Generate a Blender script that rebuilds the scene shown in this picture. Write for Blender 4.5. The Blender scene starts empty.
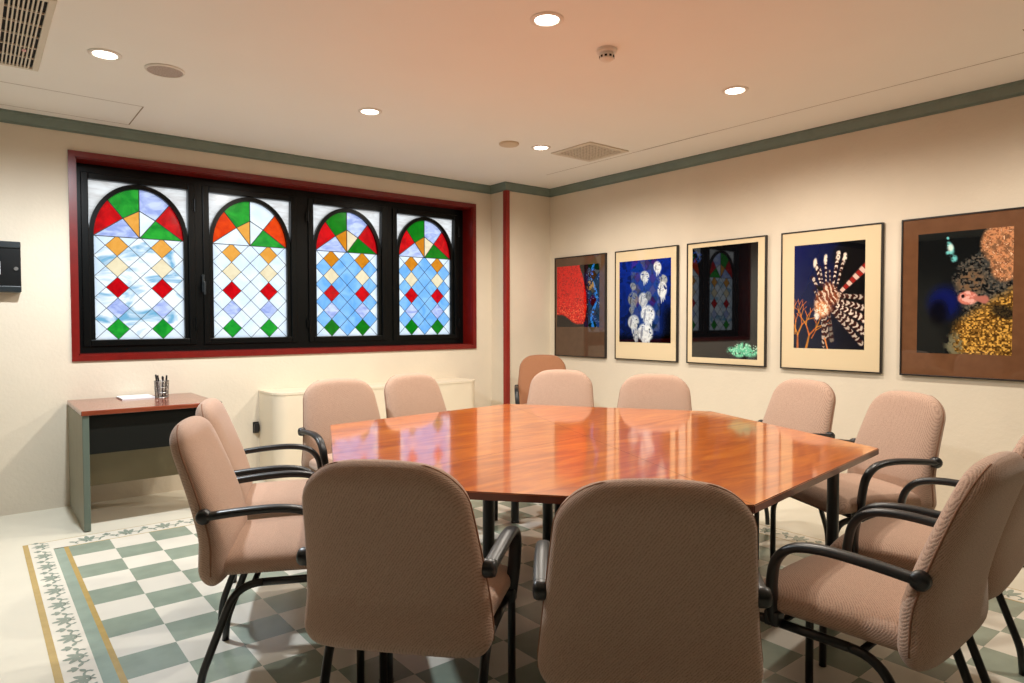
import bpy, bmesh, math, random
import numpy as np
from mathutils import Vector, Matrix

C = bpy.context.scene.collection
SC = bpy.context.scene
PI = math.pi
random.seed(7)

# ------------------------------------------------------------------ camera, world, exposure
cam_d = bpy.data.cameras.new('camera')
cam = bpy.data.objects.new('camera', cam_d)
C.objects.link(cam)
RM = Matrix(((0.7785302029417732, 0.019616221793389763, -0.6273005076914844),
             (-0.6276046965849849, 0.0215438373123046, -0.7782340315729774),
             (-0.0017515512868679977, 0.9995754433340255, 0.029083760961677196)))
cam.matrix_world = Matrix.Translation((0, 0, 1.28)) @ RM.to_4x4()
cam_d.sensor_width = 36.0
cam_d.lens = 672.705 / 1024 * 36.0
cam_d.clip_start = 0.05
SC.camera = cam

SC.view_settings.view_transform = 'Standard'
SC.view_settings.look = 'None'
SC.view_settings.gamma = 1.0
SC.view_settings.use_curve_mapping = False
SC.view_settings.exposure = 0.0

W = bpy.data.worlds.new('daylight'); SC.world = W
W.use_nodes = True
bg = W.node_tree.nodes['Background']
bg.inputs[0].default_value = (0.86, 0.93, 1.0, 1)
bg.inputs[1].default_value = 1.32
SPOT_W = 80.0            # ceiling downlights
SPOT_COL = (1.0, 0.925, 0.815)
COOL_W, COOL_COL = 205.0, (0.86, 0.94, 1.0)   # the downlight at the left has a daylight bulb


# ------------------------------------------------------------------ material helpers
def lin(c):
    return tuple((x / 255 / 12.92 if x / 255 <= 0.04045 else ((x / 255 + 0.055) / 1.055) ** 2.4) for x in c)


def nd(nt, t, **kw):
    n = nt.nodes.new(t)
    for k, v in kw.items():
        setattr(n, k, v)
    return n


def mat(name, rgb, rough=0.5, metal=0.0, spec=0.5, coat=0.0, noise=0.0, nscale=8.0, bump=0.0, bscale=60.0,
        rgb2=None, stretch=None, sheen=0.0, detail=4.0, coat_rough=0.05):
    m = bpy.data.materials.new(name)
    m.use_nodes = True
    nt = m.node_tree
    b = nt.nodes['Principled BSDF']
    b.inputs['Roughness'].default_value = rough
    b.inputs['Metallic'].default_value = metal
    b.inputs['Specular IOR Level'].default_value = spec
    b.inputs['Coat Weight'].default_value = coat
    b.inputs['Coat Roughness'].default_value = coat_rough
    if sheen:
        b.inputs['Sheen Weight'].default_value = sheen
        b.inputs['Sheen Roughness'].default_value = 0.4
    c = lin(rgb)
    b.inputs['Base Color'].default_value = (*c, 1)
    tc = nd(nt, 'ShaderNodeTexCoord')
    vec = tc.outputs['Object']
    if stretch:
        mp = nd(nt, 'ShaderNodeMapping')
        mp.inputs['Scale'].default_value = stretch
        nt.links.new(vec, mp.inputs['Vector'])
        vec = mp.outputs['Vector']
    if noise or rgb2:
        n = nd(nt, 'ShaderNodeTexNoise')
        n.inputs['Scale'].default_value = nscale
        n.inputs['Detail'].default_value = detail
        nt.links.new(vec, n.inputs['Vector'])
        r = nd(nt, 'ShaderNodeValToRGB')
        c2 = lin(rgb2) if rgb2 else tuple(x * (1 - noise) for x in c)
        r.color_ramp.elements[0].position = 0.32
        r.color_ramp.elements[1].position = 0.68
        r.color_ramp.elements[0].color = (*c2, 1)
        r.color_ramp.elements[1].color = (*c, 1)
        nt.links.new(n.outputs['Fac'], r.inputs['Fac'])
        nt.links.new(r.outputs['Color'], b.inputs['Base Color'])
    if bump:
        n2 = nd(nt, 'ShaderNodeTexNoise')
        n2.inputs['Scale'].default_value = bscale
        n2.inputs['Detail'].default_value = 3
        nt.links.new(tc.outputs['Object'], n2.inputs['Vector'])
        bp = nd(nt, 'ShaderNodeBump')
        bp.inputs['Strength'].default_value = bump
        bp.inputs['Distance'].default_value = 0.004
        nt.links.new(n2.outputs['Fac'], bp.inputs['Height'])
        nt.links.new(bp.outputs['Normal'], b.inputs['Normal'])
    return m


def fabric(name, rgb, rgb2):
    """woven upholstery: two crossed fine wave bands give colour flecks and bump"""
    m = mat(name, rgb, rough=0.95, spec=0.12, sheen=0.25)
    nt = m.node_tree
    b = nt.nodes['Principled BSDF']
    tc = [n for n in nt.nodes if n.type == 'TEX_COORD'][0]
    w1 = nd(nt, 'ShaderNodeTexWave'); w1.bands_direction = 'DIAGONAL'
    w1.inputs['Scale'].default_value = 75; w1.inputs['Distortion'].default_value = 2.2
    w1.inputs['Detail'].default_value = 1
    w2 = nd(nt, 'ShaderNodeTexVoronoi'); w2.inputs['Scale'].default_value = 240
    nt.links.new(tc.outputs['Object'], w1.inputs['Vector'])
    nt.links.new(tc.outputs['Object'], w2.inputs['Vector'])
    mx = nd(nt, 'ShaderNodeMath', operation='ADD')
    nt.links.new(w1.outputs['Fac'], mx.inputs[0]); nt.links.new(w2.outputs['Distance'], mx.inputs[1])
    r = nd(nt, 'ShaderNodeValToRGB')
    r.color_ramp.elements[0].position = 0.25; r.color_ramp.elements[1].position = 0.95
    r.color_ramp.elements[0].color = (*lin(rgb2), 1); r.color_ramp.elements[1].color = (*lin(rgb), 1)
    nt.links.new(mx.outputs[0], r.inputs['Fac'])
    nt.links.new(r.outputs['Color'], b.inputs['Base Color'])
    bp = nd(nt, 'ShaderNodeBump'); bp.inputs['Strength'].default_value = 0.35
    bp.inputs['Distance'].default_value = 0.002
    nt.links.new(mx.outputs[0], bp.inputs['Height'])
    nt.links.new(bp.outputs['Normal'], b.inputs['Normal'])
    return m


def glass_pane(name, rgb, rgb2=None, scale=9.0, stretch=None, p0=0.35, p1=0.65):
    """stained glass: daylight from outside passes through it coloured; glossy inner face"""
    m = bpy.data.materials.new(name); m.use_nodes = True
    nt = m.node_tree; nt.nodes.clear()
    out = nd(nt, 'ShaderNodeOutputMaterial')
    tr = nd(nt, 'ShaderNodeBsdfTranslucent')
    tc = nd(nt, 'ShaderNodeTexCoord'); n = nd(nt, 'ShaderNodeTexNoise')
    n.inputs['Scale'].default_value = scale; n.inputs['Detail'].default_value = 5
    n.inputs['Distortion'].default_value = 1.0
    mp = nd(nt, 'ShaderNodeMapping'); mp.inputs['Scale'].default_value = stretch or (1, 1, 1)
    nt.links.new(tc.outputs['Object'], mp.inputs['Vector']); nt.links.new(mp.outputs['Vector'], n.inputs['Vector'])
    r = nd(nt, 'ShaderNodeValToRGB')
    r.color_ramp.elements[0].position = p0; r.color_ramp.elements[1].position = p1
    r.color_ramp.elements[0].color = (*lin(rgb2 or tuple(x * 0.9 for x in rgb)), 1)
    r.color_ramp.elements[1].color = (*lin(rgb), 1)
    nt.links.new(n.outputs['Fac'], r.inputs['Fac']); nt.links.new(r.outputs['Color'], tr.inputs['Color'])
    gl = nd(nt, 'ShaderNodeBsdfGlossy'); gl.inputs['Roughness'].default_value = 0.12
    mx = nd(nt, 'ShaderNodeMixShader'); mx.inputs[0].default_value = 0.03
    nt.links.new(tr.outputs[0], mx.inputs[1]); nt.links.new(gl.outputs[0], mx.inputs[2])
    nt.links.new(mx.outputs[0], out.inputs['Surface'])
    return m


def emit(name, rgb, s):
    m = bpy.data.materials.new(name); m.use_nodes = True
    nt = m.node_tree; nt.nodes.clear()
    out = nd(nt, 'ShaderNodeOutputMaterial'); e = nd(nt, 'ShaderNodeEmission')
    e.inputs[0].default_value = (*rgb, 1); e.inputs[1].default_value = s
    nt.links.new(e.outputs[0], out.inputs['Surface'])
    return m


M = {}
M['wall'] = mat('wall_paint', (224, 212, 192), rough=0.85, spec=0.2, noise=0.05, nscale=3, bump=0.35, bscale=45)
M['ceiling'] = mat('ceiling_paint', (240, 237, 230), rough=0.85, spec=0.2, noise=0.02, nscale=2)
M['crown'] = mat('green_grey_paint', (116, 132, 122), rough=0.5, noise=0.12, nscale=12)
M['red_wood'] = mat('dark_red_lacquer', (118, 18, 13), rough=0.3, noise=0.2, nscale=14, coat=0.15)
M['black_frame'] = mat('black_window_paint', (6, 8, 8), rough=0.3, spec=0.2)
M['unseen_wall_dark'] = mat('bounce_cutting_dark_wall', (92, 64, 46), rough=0.6, noise=0.2, nscale=4, stretch=(6, 6, 1))  # for the unseen walls: dark tone added to cut bounce light and picture reflections
M['post_red'] = mat('red_post_paint', (146, 30, 18), rough=0.45, noise=0.15, nscale=10)
M['lead'] = mat('lead_came', (38, 40, 42), rough=0.5)
M['steel'] = mat('black_steel', (18, 20, 22), rough=0.32, spec=0.6)
M['arm_pu'] = mat('black_arm_plastic', (22, 25, 28), rough=0.38, spec=0.6)
M['fabric'] = fabric('taupe_weave', (194, 163, 143), (158, 129, 113))
M['fabric_brown'] = fabric('brown_weave', (166, 116, 86), (138, 94, 68))
M['piping'] = mat('seam_piping', (150, 112, 90), rough=0.9, spec=0.1)
M['table_edge'] = mat('dark_table_edge', (92, 40, 18), rough=0.3, noise=0.2, coat=0.3)
M['groove'] = mat('table_joint', (88, 36, 14), rough=0.6)
M['desk_wood'] = mat('desk_cherry_wood', (148, 72, 44), rough=0.22, rgb2=(118, 52, 32), nscale=5, stretch=(1, 12, 12), coat=0.4)
M['desk_side'] = mat('desk_olive_laminate', (138, 134, 112), rough=0.5, noise=0.08)
M['desk_edge'] = mat('desk_grey_green_edge', (96, 108, 98), rough=0.4)
M['desk_dark'] = mat('desk_black_panel', (18, 19, 15), rough=0.7, spec=0.2)
M['desk_back'] = mat('desk_back_laminate', (150, 138, 108), rough=0.6, noise=0.08)
M['cover'] = mat('cream_cabinet_paint', (230, 216, 192), rough=0.55, noise=0.03)
M['paper'] = mat('white_paper', (240, 242, 245), rough=0.8)
M['chrome'] = mat('chrome_mesh', (150, 148, 145), rough=0.3, metal=0.8)
M['pen_black'] = mat('pen_black', (25, 25, 28), rough=0.4)
M['pen_grey'] = mat('pen_grey', (190, 190, 190), rough=0.4)
M['white_plastic'] = mat('white_plastic', (228, 222, 212), rough=0.5)
M['beige_plastic'] = mat('beige_plastic', (205, 186, 158), rough=0.5)
M['pink_plastic'] = mat('pinkish_speaker_mesh', (186, 170, 158), rough=0.7, noise=0.3, nscale=120)
M['dark_gap'] = mat('dark_vent_interior', (16, 15, 14), rough=0.9)
M['vent_paint'] = mat('vent_paint', (214, 204, 186), rough=0.6)
M['pink_tag'] = mat('pink_tag', (214, 160, 158), rough=0.7)
M['seam'] = mat('ceiling_joint', (150, 134, 112), rough=0.9)
M['box_black'] = mat('black_wall_box', (9, 11, 12), rough=0.3)
M['box_band'] = mat('dark_grey_band', (26, 33, 36), rough=0.35)
M['label_white'] = mat('white_label', (225, 225, 220), rough=0.6)
M['lamp'] = emit('lit_lamp', (1.0, 0.93, 0.82), 14.0)
M['strip'] = mat('grey_strip', (80, 76, 70), rough=0.5)
# floor
M['f_cream'] = mat('cream_floor', (234, 229, 212), rough=0.16, noise=0.05, nscale=3, bump=0.02, bscale=6)
M['f_white'] = mat('white_tile', (240, 235, 222), rough=0.2, noise=0.06, nscale=7, bump=0.02, bscale=6)
M['f_green'] = mat('green_grey_tile', (156, 170, 154), rough=0.2, noise=0.14, nscale=9, bump=0.02, bscale=6)
M['f_gold'] = mat('ochre_strip', (196, 168, 104), rough=0.2, noise=0.12, nscale=20)
M['f_strip'] = mat('sea_green_strip', (158, 176, 163), rough=0.2, noise=0.1, nscale=12)
M['f_motif'] = mat('grey_green_motif', (150, 164, 152), rough=0.2, noise=0.1, nscale=30)

# table wood: reddish orange veneer with long grain
def wood_top(name, ang):
    m = bpy.data.materials.new(name); m.use_nodes = True
    nt = m.node_tree; b = nt.nodes['Principled BSDF']
    tc = nd(nt, 'ShaderNodeTexCoord'); mp = nd(nt, 'ShaderNodeMapping')
    mp.inputs['Rotation'].default_value = (0, 0, ang)
    mp.inputs['Scale'].default_value = (0.9, 4.5, 1)
    n = nd(nt, 'ShaderNodeTexNoise'); n.inputs['Scale'].default_value = 2.2; n.inputs['Detail'].default_value = 7
    n.inputs['Distortion'].default_value = 1.6; n.inputs['Roughness'].default_value = 0.6
    r = nd(nt, 'ShaderNodeValToRGB')
    e = r.color_ramp.elements
    e[0].position = 0.3; e[0].color = (*lin((170, 74, 8)), 1)
    e[1].position = 0.7; e[1].color = (*lin((232, 134, 30)), 1)
    x = e.new(0.5); x.color = (*lin((204, 102, 16)), 1)
    nt.links.new(tc.outputs['Object'], mp.inputs['Vector']); nt.links.new(mp.outputs['Vector'], n.inputs['Vector'])
    nt.links.new(n.outputs['Fac'], r.inputs['Fac']); nt.links.new(r.outputs['Color'], b.inputs['Base Color'])
    b.inputs['Roughness'].default_value = 0.28
    b.inputs['Coat Weight'].default_value = 1.0
    b.inputs['Coat Roughness'].default_value = 0.075
    b.inputs['Coat IOR'].default_value = 1.5
    return m
M['table_wood'] = wood_top('glossy_table_veneer', 0.55)


# ------------------------------------------------------------------ mesh helpers
def obj(name, bm, m, parent=None, smooth=False):
    me = bpy.data.meshes.new(name)
    bmesh.ops.recalc_face_normals(bm, faces=bm.faces)
    bm.to_mesh(me); bm.free()
    for x in (m if isinstance(m, (list, tuple)) else [m]):
        me.materials.append(x)
    if smooth:
        for p in me.polygons:
            p.use_smooth = True
    o = bpy.data.objects.new(name, me)
    C.objects.link(o)
    if parent is not None:
        o.parent = parent
    return o


def sharp(o, deg=35):
    """smooth shading that keeps edges sharper than deg"""
    me = o.data
    bm = bmesh.new(); bm.from_mesh(me)
    for e in bm.edges:
        if len(e.link_faces) == 2 and e.calc_face_angle(0) > math.radians(deg):
            e.smooth = False
    for f in bm.faces:
        f.smooth = True
    bm.to_mesh(me); bm.free()
    return o


def thing(name, label, cat, loc=(0, 0, 0), rz=0.0, group=None):
    o = bpy.data.objects.new(name, None); C.objects.link(o)
    o.empty_display_size = 0.1
    o.location = loc; o.rotation_euler = (0, 0, rz)
    o['label'] = label; o['category'] = cat
    if group:
        o['group'] = group
    return o


def tag(o, label, cat, group=None):
    o['label'] = label; o['category'] = cat
    if group:
        o['group'] = group
    return o


def struct(name, bm, m, parent=None, smooth=False):
    o = obj(name, bm, m, parent, smooth)
    if parent is None:
        o['kind'] = 'structure'
    return o


def box(bm, x0, x1, y0, y1, z0, z1, bev=0.0, mi=0):
    r = bmesh.ops.create_cube(bm, size=1.0)
    vs = r['verts']
    for v in vs:
        v.co = Vector(((x0 + x1) / 2 + v.co.x * (x1 - x0), (y0 + y1) / 2 + v.co.y * (y1 - y0), (z0 + z1) / 2 + v.co.z * (z1 - z0)))
    fs = set(f for v in vs for f in v.link_faces)
    for f in fs:
        f.material_index = mi
    if bev > 0:
        es = set(e for v in vs for e in v.link_edges)
        r2 = bmesh.ops.bevel(bm, geom=list(es), offset=bev, segments=2, affect='EDGES', profile=0.5)
        for f in r2['faces']:
            f.material_index = mi
    return vs


def bxo(name, dims, m, parent=None, bev=0.0):
    bm = bmesh.new(); box(bm, *dims, bev=bev)
    return obj(name, bm, m, parent)


def smoothpath(pts, n=6):
    """Catmull-Rom through the points"""
    P = [Vector(p) for p in pts]
    P = [P[0] * 2 - P[1]] + P + [P[-1] * 2 - P[-2]]
    out = []
    for i in range(1, len(P) - 2):
        for k in range(n):
            t = k / n
            a, b, c, d = P[i - 1], P[i], P[i + 1], P[i + 2]
            out.append(0.5 * ((2 * b) + (-a + c) * t + (2 * a - 5 * b + 4 * c - d) * t * t + (-a + 3 * b - 3 * c + d) * t ** 3))
    out.append(P[-2])
    return out


def fillet(pts, rad, n=6):
    """polyline with rounded corners"""
    P = [Vector(p) for p in pts]
    out = [P[0]]
    for i in range(1, len(P) - 1):
        a, b, c = P[i - 1], P[i], P[i + 1]
        d1 = (a - b).normalized(); d2 = (c - b).normalized()
        r = min(rad, (a - b).length * 0.48, (c - b).length * 0.48)
        p0 = b + d1 * r; p1 = b + d2 * r
        for k in range(n + 1):
            t = k / n
            out.append(p0 * (1 - t) ** 2 + b * 2 * t * (1 - t) + p1 * t * t)
    out.append(P[-1])
    return out


def sweep(bm, path, ra, rb=None, seg=10, up=Vector((0, 0, 1)), closed=False, scale=None, cap=True, expo=2.0):
    """sweep an ellipse (ra sideways, rb the other way) along the path"""
    rb = ra if rb is None else rb
    P = [Vector(p) for p in path]
    rings = []
    n = len(P)
    prev = None
    for i, p in enumerate(P):
        if closed:
            t = (P[(i + 1) % n] - P[i - 1]).normalized()
        else:
            t = (P[min(i + 1, n - 1)] - P[max(i - 1, 0)]).normalized()
        if prev is None:
            side = t.cross(up)
            if side.length < 1e-4:
                side = t.cross(Vector((1, 0, 0)))
            side.normalize()
        else:
            side = prev - t * prev.dot(t)
            side.normalize()
        prev = side
        nrm = side.cross(t)
        s = scale(i / (n - 1)) if scale else 1.0
        ring = []
        for k in range(seg):
            a = 2 * PI * k / seg
            ca, sa = math.cos(a), math.sin(a)
            ca = math.copysign(abs(ca) ** (2 / expo), ca); sa = math.copysign(abs(sa) ** (2 / expo), sa)
            ring.append(bm.verts.new(p + side * (ra * s * ca) + nrm * (rb * s * sa)))
        rings.append(ring)
    m = n if closed else n - 1
    for i in range(m):
        r0, r1 = rings[i], rings[(i + 1) % n]
        for k in range(seg):
            bm.faces.new((r0[k], r0[(k + 1) % seg], r1[(k + 1) % seg], r1[k]))
    if cap and not closed:
        bm.faces.new(rings[0]); bm.faces.new(list(reversed(rings[-1])))


def lathe(bm, prof, seg=32, loc=(0, 0, 0)):
    L = Vector(loc)
    rings = []
    for r, z in prof:
        rings.append([bm.verts.new(L + Vector((r * math.cos(2 * PI * k / seg), r * math.sin(2 * PI * k / seg), z))) for k in range(seg)])
    for a, b in zip(rings, rings[1:]):
        for k in range(seg):
            bm.faces.new((a[k], a[(k + 1) % seg], b[(k + 1) % seg], b[k]))
    bm.faces.new(rings[0]); bm.faces.new(rings[-1])


def poly(bm, pts, mi=0):
    f = bm.faces.new([bm.verts.new(Vector(p)) for p in pts])
    f.material_index = mi
    return f


def prism(bm, pts2, z0, z1, mi=0):
    """vertical prism of an outline in xy"""
    a = [bm.verts.new((x, y, z0)) for x, y in pts2]
    b = [bm.verts.new((x, y, z1)) for x, y in pts2]
    n = len(a)
    fs = [bm.faces.new(a), bm.faces.new(b)]
    for i in range(n):
        fs.append(bm.faces.new((a[i], a[(i + 1) % n], b[(i + 1) % n], b[i])))
    for f in fs:
        f.material_index = mi
    return fs


def copy_tree(root):
    r = root.copy(); C.objects.link(r)
    for ch in list(root.children):
        c = ch.copy(); C.objects.link(c); c.parent = r
        for g in list(ch.children):
            d = g.copy(); C.objects.link(d); d.parent = c
    return r


# ------------------------------------------------------------------ room shell
YW, XR, ZC = 5.57, 4.81, 2.675
XL, YF = -3.4, -4.6
WX0, WX1, WZ0, WZ1 = 0.591, 3.975, 1.05, 2.433       # opening of the stained glass window
T = 0.30

bm = bmesh.new()
box(bm, XL - T, WX0, YW, YW + T, 0, ZC); box(bm, WX1, XR + T, YW, YW + T, 0, ZC)
box(bm, WX0, WX1, YW, YW + T, 0, WZ0); box(bm, WX0, WX1, YW, YW + T, WZ1, ZC)
struct('wall_back', bm, M['wall'])
bm = bmesh.new(); box(bm, 4.215, XR, 5.32, YW, 0, ZC); struct('wall_corner', bm, M['wall'])   # boxed-out corner pier
bm = bmesh.new(); box(bm, XR, XR + T, YF - T, YW, 0, ZC); struct('wall_right', bm, M['wall'])
bm = bmesh.new(); box(bm, XL - T, XL, YF - T, YW, 0, ZC); struct('wall_left', bm, M['unseen_wall_dark'])
bm = bmesh.new(); box(bm, XL, XR, YF - T, YF, 0, ZC); struct('wall_front', bm, M['unseen_wall_dark'])
bm = bmesh.new(); box(bm, XL - T, XR + T, YF - T, YW + T, ZC, ZC + 0.2)
struct('ceiling', bm, M['ceiling'])

# floor: cream field with an inlaid tile rug, one surface
FM = [M['f_cream'], M['f_white'], M['f_green'], M['f_gold'], M['f_strip'], M['f_motif']]
bm = bmesh.new()
box(bm, XL - T, XR + T, YF - T, YW + T, -0.15, 0.0, mi=0)
def quad(x0, x1, y0, y1, mi, z=0.0006):
    poly(bm, [(x0, y0, z), (x1, y0, z), (x1, y1, z), (x0, y1, z)], mi)
X0, Y0, S = 0.415, 4.559, 0.205
NX, NY = 16, 27
RX1 = X0 + NX * S                                      # 3.695
YB = Y0 - NY * S
for i in range(NX):
    for j in range(NY):
        quad(X0 + i * S, X0 + (i + 1) * S, Y0 - (j + 1) * S, Y0 - j * S, 2 if (i + j) % 2 == 0 else 1)
quad(0.211, 0.237, YB, 4.742, 3)
quad(0.237, 0.345, YB, 4.735, 1)
quad(0.345, 0.393, YB, 4.57, 4)
quad(0.393, X0, YB, 4.57, 3)
quad(0.345, RX1 + 0.17, 4.568, 4.735, 1)
quad(0.237, RX1 + 0.17, 4.735, 4.742, 3); quad(0.345, RX1 + 0.17, 4.559, 4.568, 3)
quad(RX1, RX1 + 0.009, YB, 4.559, 3); quad(RX1 + 0.009, RX1 + 0.16, YB, 4.568, 1); quad(RX1 + 0.16, RX1 + 0.168, YB, 4.74, 3)
quad(RX1 - 0.0, RX1 + 0.001, YB, 4.559, 4)

ZK = [0.0011]
def mz(p):
    return (p[0], p[1], ZK[0])
def leaf(tr, x0, y0, x1, y1, w, n=5):
    d = Vector((x1 - x0, y1 - y0)); p = Vector((-d.y, d.x)).normalized()
    up, dn = [], []
    for k in range(n + 1):
        t = k / n
        c = Vector((x0, y0)) + d * t; h = w * math.sin(PI * min(1, t * 0.85 + 0.08)) ** 0.8
        up.append(c + p * h); dn.append(c - p * h)
    ZK[0] = 0.0011 + (ZK[0] - 0.0011 + 0.00002) % 0.0004
    poly(bm, [mz(tr(*q)) for q in up + dn[::-1]], 5)
def stroke(tr, pts, w):
    P = [Vector((p[0], p[1])) for p in pts]
    for a, b in zip(P, P[1:]):
        d = (b - a); p = Vector((-d.y, d.x)).normalized() * w; e = d.normalized() * w * 0.4
        ZK[0] = 0.0011 + (ZK[0] - 0.0011 + 0.00002) % 0.0004
        poly(bm, [mz(tr(*(a - e + p))), mz(tr(*(a - e - p))), mz(tr(*(b + e - p))), mz(tr(*(b + e + p)))], 5)
def motif(tr):
    """palmette: u outward 0..1 across the border, v along it -1..1 (unit = half period)"""
    leaf(tr, 0.60, 0.0, 0.06, 0.0, 0.12)
    leaf(tr, 0.62, 0.05, 0.24, 0.40, 0.115); leaf(tr, 0.62, -0.05, 0.24, -0.40, 0.115)
    leaf(tr, 0.74, 0.0, 0.52, 0.30, 0.10); leaf(tr, 0.74, 0.0, 0.52, -0.30, 0.10)
    for s in (1, -1):
        pts = []
        for k in range(11):
            a = -0.9 * PI + k / 10 * 1.55 * PI
            pts.append((0.74 - 0.17 * math.cos(a + 0.4), s * (0.33 - 0.27 * math.sin(a + 0.4))))
        stroke(tr, pts, 0.045)
        leaf(tr, 0.66, s * 0.60, 0.50, s * 0.88, 0.08)
    leaf(tr, 0.48, 1.0, 0.10, 1.0, 0.11); leaf(tr, 0.42, 1.0, 0.26, 1.20, 0.08); leaf(tr, 0.42, 1.0, 0.26, 0.80, 0.08)
ZM = 0.0011
yy = 4.559 - S / 2
while yy > YB:
    motif(lambda u, v, yy=yy: (0.243 + u * 0.098, yy + v * S / 2, ZM))
    yy -= S
motif(lambda u, v: (0.243 + u * 0.098, 4.655 + v * 0.08, ZM))
xx = X0 + S / 2
while xx < RX1 + 0.1:
    motif(lambda u, v, xx=xx: (xx + v * S / 2, 4.728 - u * 0.155, ZM)); xx += S
yy = 4.559 - S / 2
while yy > YB:
    motif(lambda u, v, yy=yy: (RX1 + 0.156 - u * 0.142, yy + v * S / 2, ZM)); yy -= S
me_floor = struct('floor', bm, FM)

# crown moulding along both walls and round the pier
prof = [(0.0, 0.0), (0.006, 0.0), (0.008, 0.014), (0.018, 0.020), (0.030, 0.045), (0.036, 0.060), (0.044, 0.064), (0.044, 0.079), (0.0, 0.079)]
def crown(path, name):
    """path in xy with the room on its right-hand side"""
    bm = bmesh.new()
    P = [Vector(p) for p in path]
    rings = []
    for i, p in enumerate(P):
        nrm = []
        if i > 0:
            d = (P[i] - P[i - 1]).normalized(); nrm.append(Vector((d.y, -d.x)))
        if i < len(P) - 1:
            d = (P[i + 1] - P[i]).normalized(); nrm.append(Vector((d.y, -d.x)))
        n = nrm[0] if len(nrm) == 1 else (nrm[0] + nrm[1]) / (1 + nrm[0].dot(nrm[1]))
        rings.append([bm.verts.new((p.x + n.x * u, p.y + n.y * u, 2.596 + z)) for u, z in prof])
    for a, b in zip(rings, rings[1:]):
        k = len(a)
        for j in range(k):
            bm.faces.new((a[j], a[(j + 1) % k], b[(j + 1) % k], b[j]))
    bm.faces.new(rings[0]); bm.faces.new(rings[-1][::-1])
    return struct(name, bm, M['crown'])
crown([(XL, YW), (4.215, YW), (4.215, 5.32), (XR, 5.32), (XR, YF)], 'trim_1')
bm = bmesh.new()
box(bm, 4.205, 4.252, 5.305, 5.36, 0, 2.6, bev=0.004)
struct('trim_2', bm, M['post_red'])                      # dark red corner guard of the pier
# ceiling joints
bm = bmesh.new()
def cq(x0, x1, y0, y1, z=ZC - 0.0008):
    poly(bm, [(x0, y0, z), (x1, y0, z), (x1, y1, z), (x0, y1, z)])
cq(4.290, 4.297, YF, 4.80); cq(4.286, 4.296, 3.0, 3.62)
cq(-1.5, 0.905, 4.91, 4.916); cq(0.898, 0.906, 4.91, 5.42); cq(-1.5, 0.9, 5.418, 5.424)
cq(3.95, 4.10, 1.00, 1.005)
struct('trim_3', bm, M['seam'])

# ------------------------------------------------------------------ stained glass window
win = bpy.data.objects.new('window_1', None); C.objects.link(win); win['kind'] = 'structure'
bm = bmesh.new()
cw = 0.041
xa, xb, za, zb = WX0 - cw, WX1 + cw, WZ0 - 0.040, WZ1 + 0.040
yf = YW - 0.014
box(bm, xa, WX0, yf, YW + 0.02, za, zb); box(bm, WX1, xb, yf, YW + 0.02, za, zb)
box(bm, WX0, WX1, yf, YW + 0.02, za, WZ0); box(bm, WX0, WX1, yf, YW + 0.02, WZ1, zb)
# reveal lining
box(bm, WX0, WX0 + 0.008, YW, YW + 0.17, WZ0, WZ1); box(bm, WX1 - 0.008, WX1, YW, YW + 0.17, WZ0, WZ1)
box(bm, WX0, WX1, YW, YW + 0.17, WZ1 - 0.008, WZ1); box(bm, WX0, WX1, YW, YW + 0.17, WZ0, WZ0 + 0.008)
obj('casing', bm, M['red_wood'], win)

GY = YW + 0.19                                            # plane of the glass
SX = [(0.684, 1.350), (1.504, 2.168), (2.368, 3.036), (3.197, 3.856)]
SZ0, SZ1 = 1.155, 2.318
bm = bmesh.new()
yb0, yb1 = GY - 0.035, GY + 0.03
e = 0.047
xs = [WX0] + [v for a, b in SX for v in (a - e, b + e)] + [WX1]
for i in range(0, len(xs), 2):
    box(bm, xs[i], xs[i + 1], yb0, yb1, SZ0 - e, SZ1 + e)
box(bm, WX0, WX1, yb0, yb1, WZ0, SZ0 - e); box(bm, WX0, WX1, yb0, yb1, SZ1 + e, WZ1)
obj('fixed_frame', bm, M['black_frame'], win)

GC = {
    'clear': glass_pane('white_glass', (246, 250, 252), (222, 236, 248), 6),
    'foliage': glass_pane('white_glass_shaded', (248, 251, 252), (118, 176, 206), 3.6, (1.0, 1, 2.4), 0.36, 0.52),
    'spandrel': glass_pane('frosted_corner_glass', (246, 244, 240), (220, 214, 208), 7, (1, 1, 4)),
    'red': glass_pane('red_glass', (222, 12, 20), (180, 8, 18), 12),
    'orangered': glass_pane('orange_red_glass', (240, 74, 14), (220, 50, 10), 12),
    'green': glass_pane('green_glass', (44, 170, 52), (16, 134, 40), 10),
    'green2': glass_pane('deep_green_glass', (10, 128, 20), (8, 108, 16), 10),
    'amber': glass_pane('amber_glass', (242, 172, 78), (232, 156, 60), 12),
    'amber2': glass_pane('deep_amber_glass', (222, 138, 26), (206, 122, 20), 12),
    'cream': glass_pane('cream_glass', (246, 228, 188), (236, 214, 172), 10),
    'lav': glass_pane('lavender_streaky_glass', (212, 220, 246), (154, 168, 222), 9, (1, 1, 2)),
    'blue': glass_pane('sky_blue_glass', (146, 198, 246), (110, 174, 236), 8),
}
def arc_pts(cx, zf, rx, rz, a0, a1, n=14):
    return [(cx + rx * math.cos(a0 + (a1 - a0) * k / n), zf + rz * math.sin(a0 + (a1 - a0) * k / n)) for k in range(n + 1)]

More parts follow.
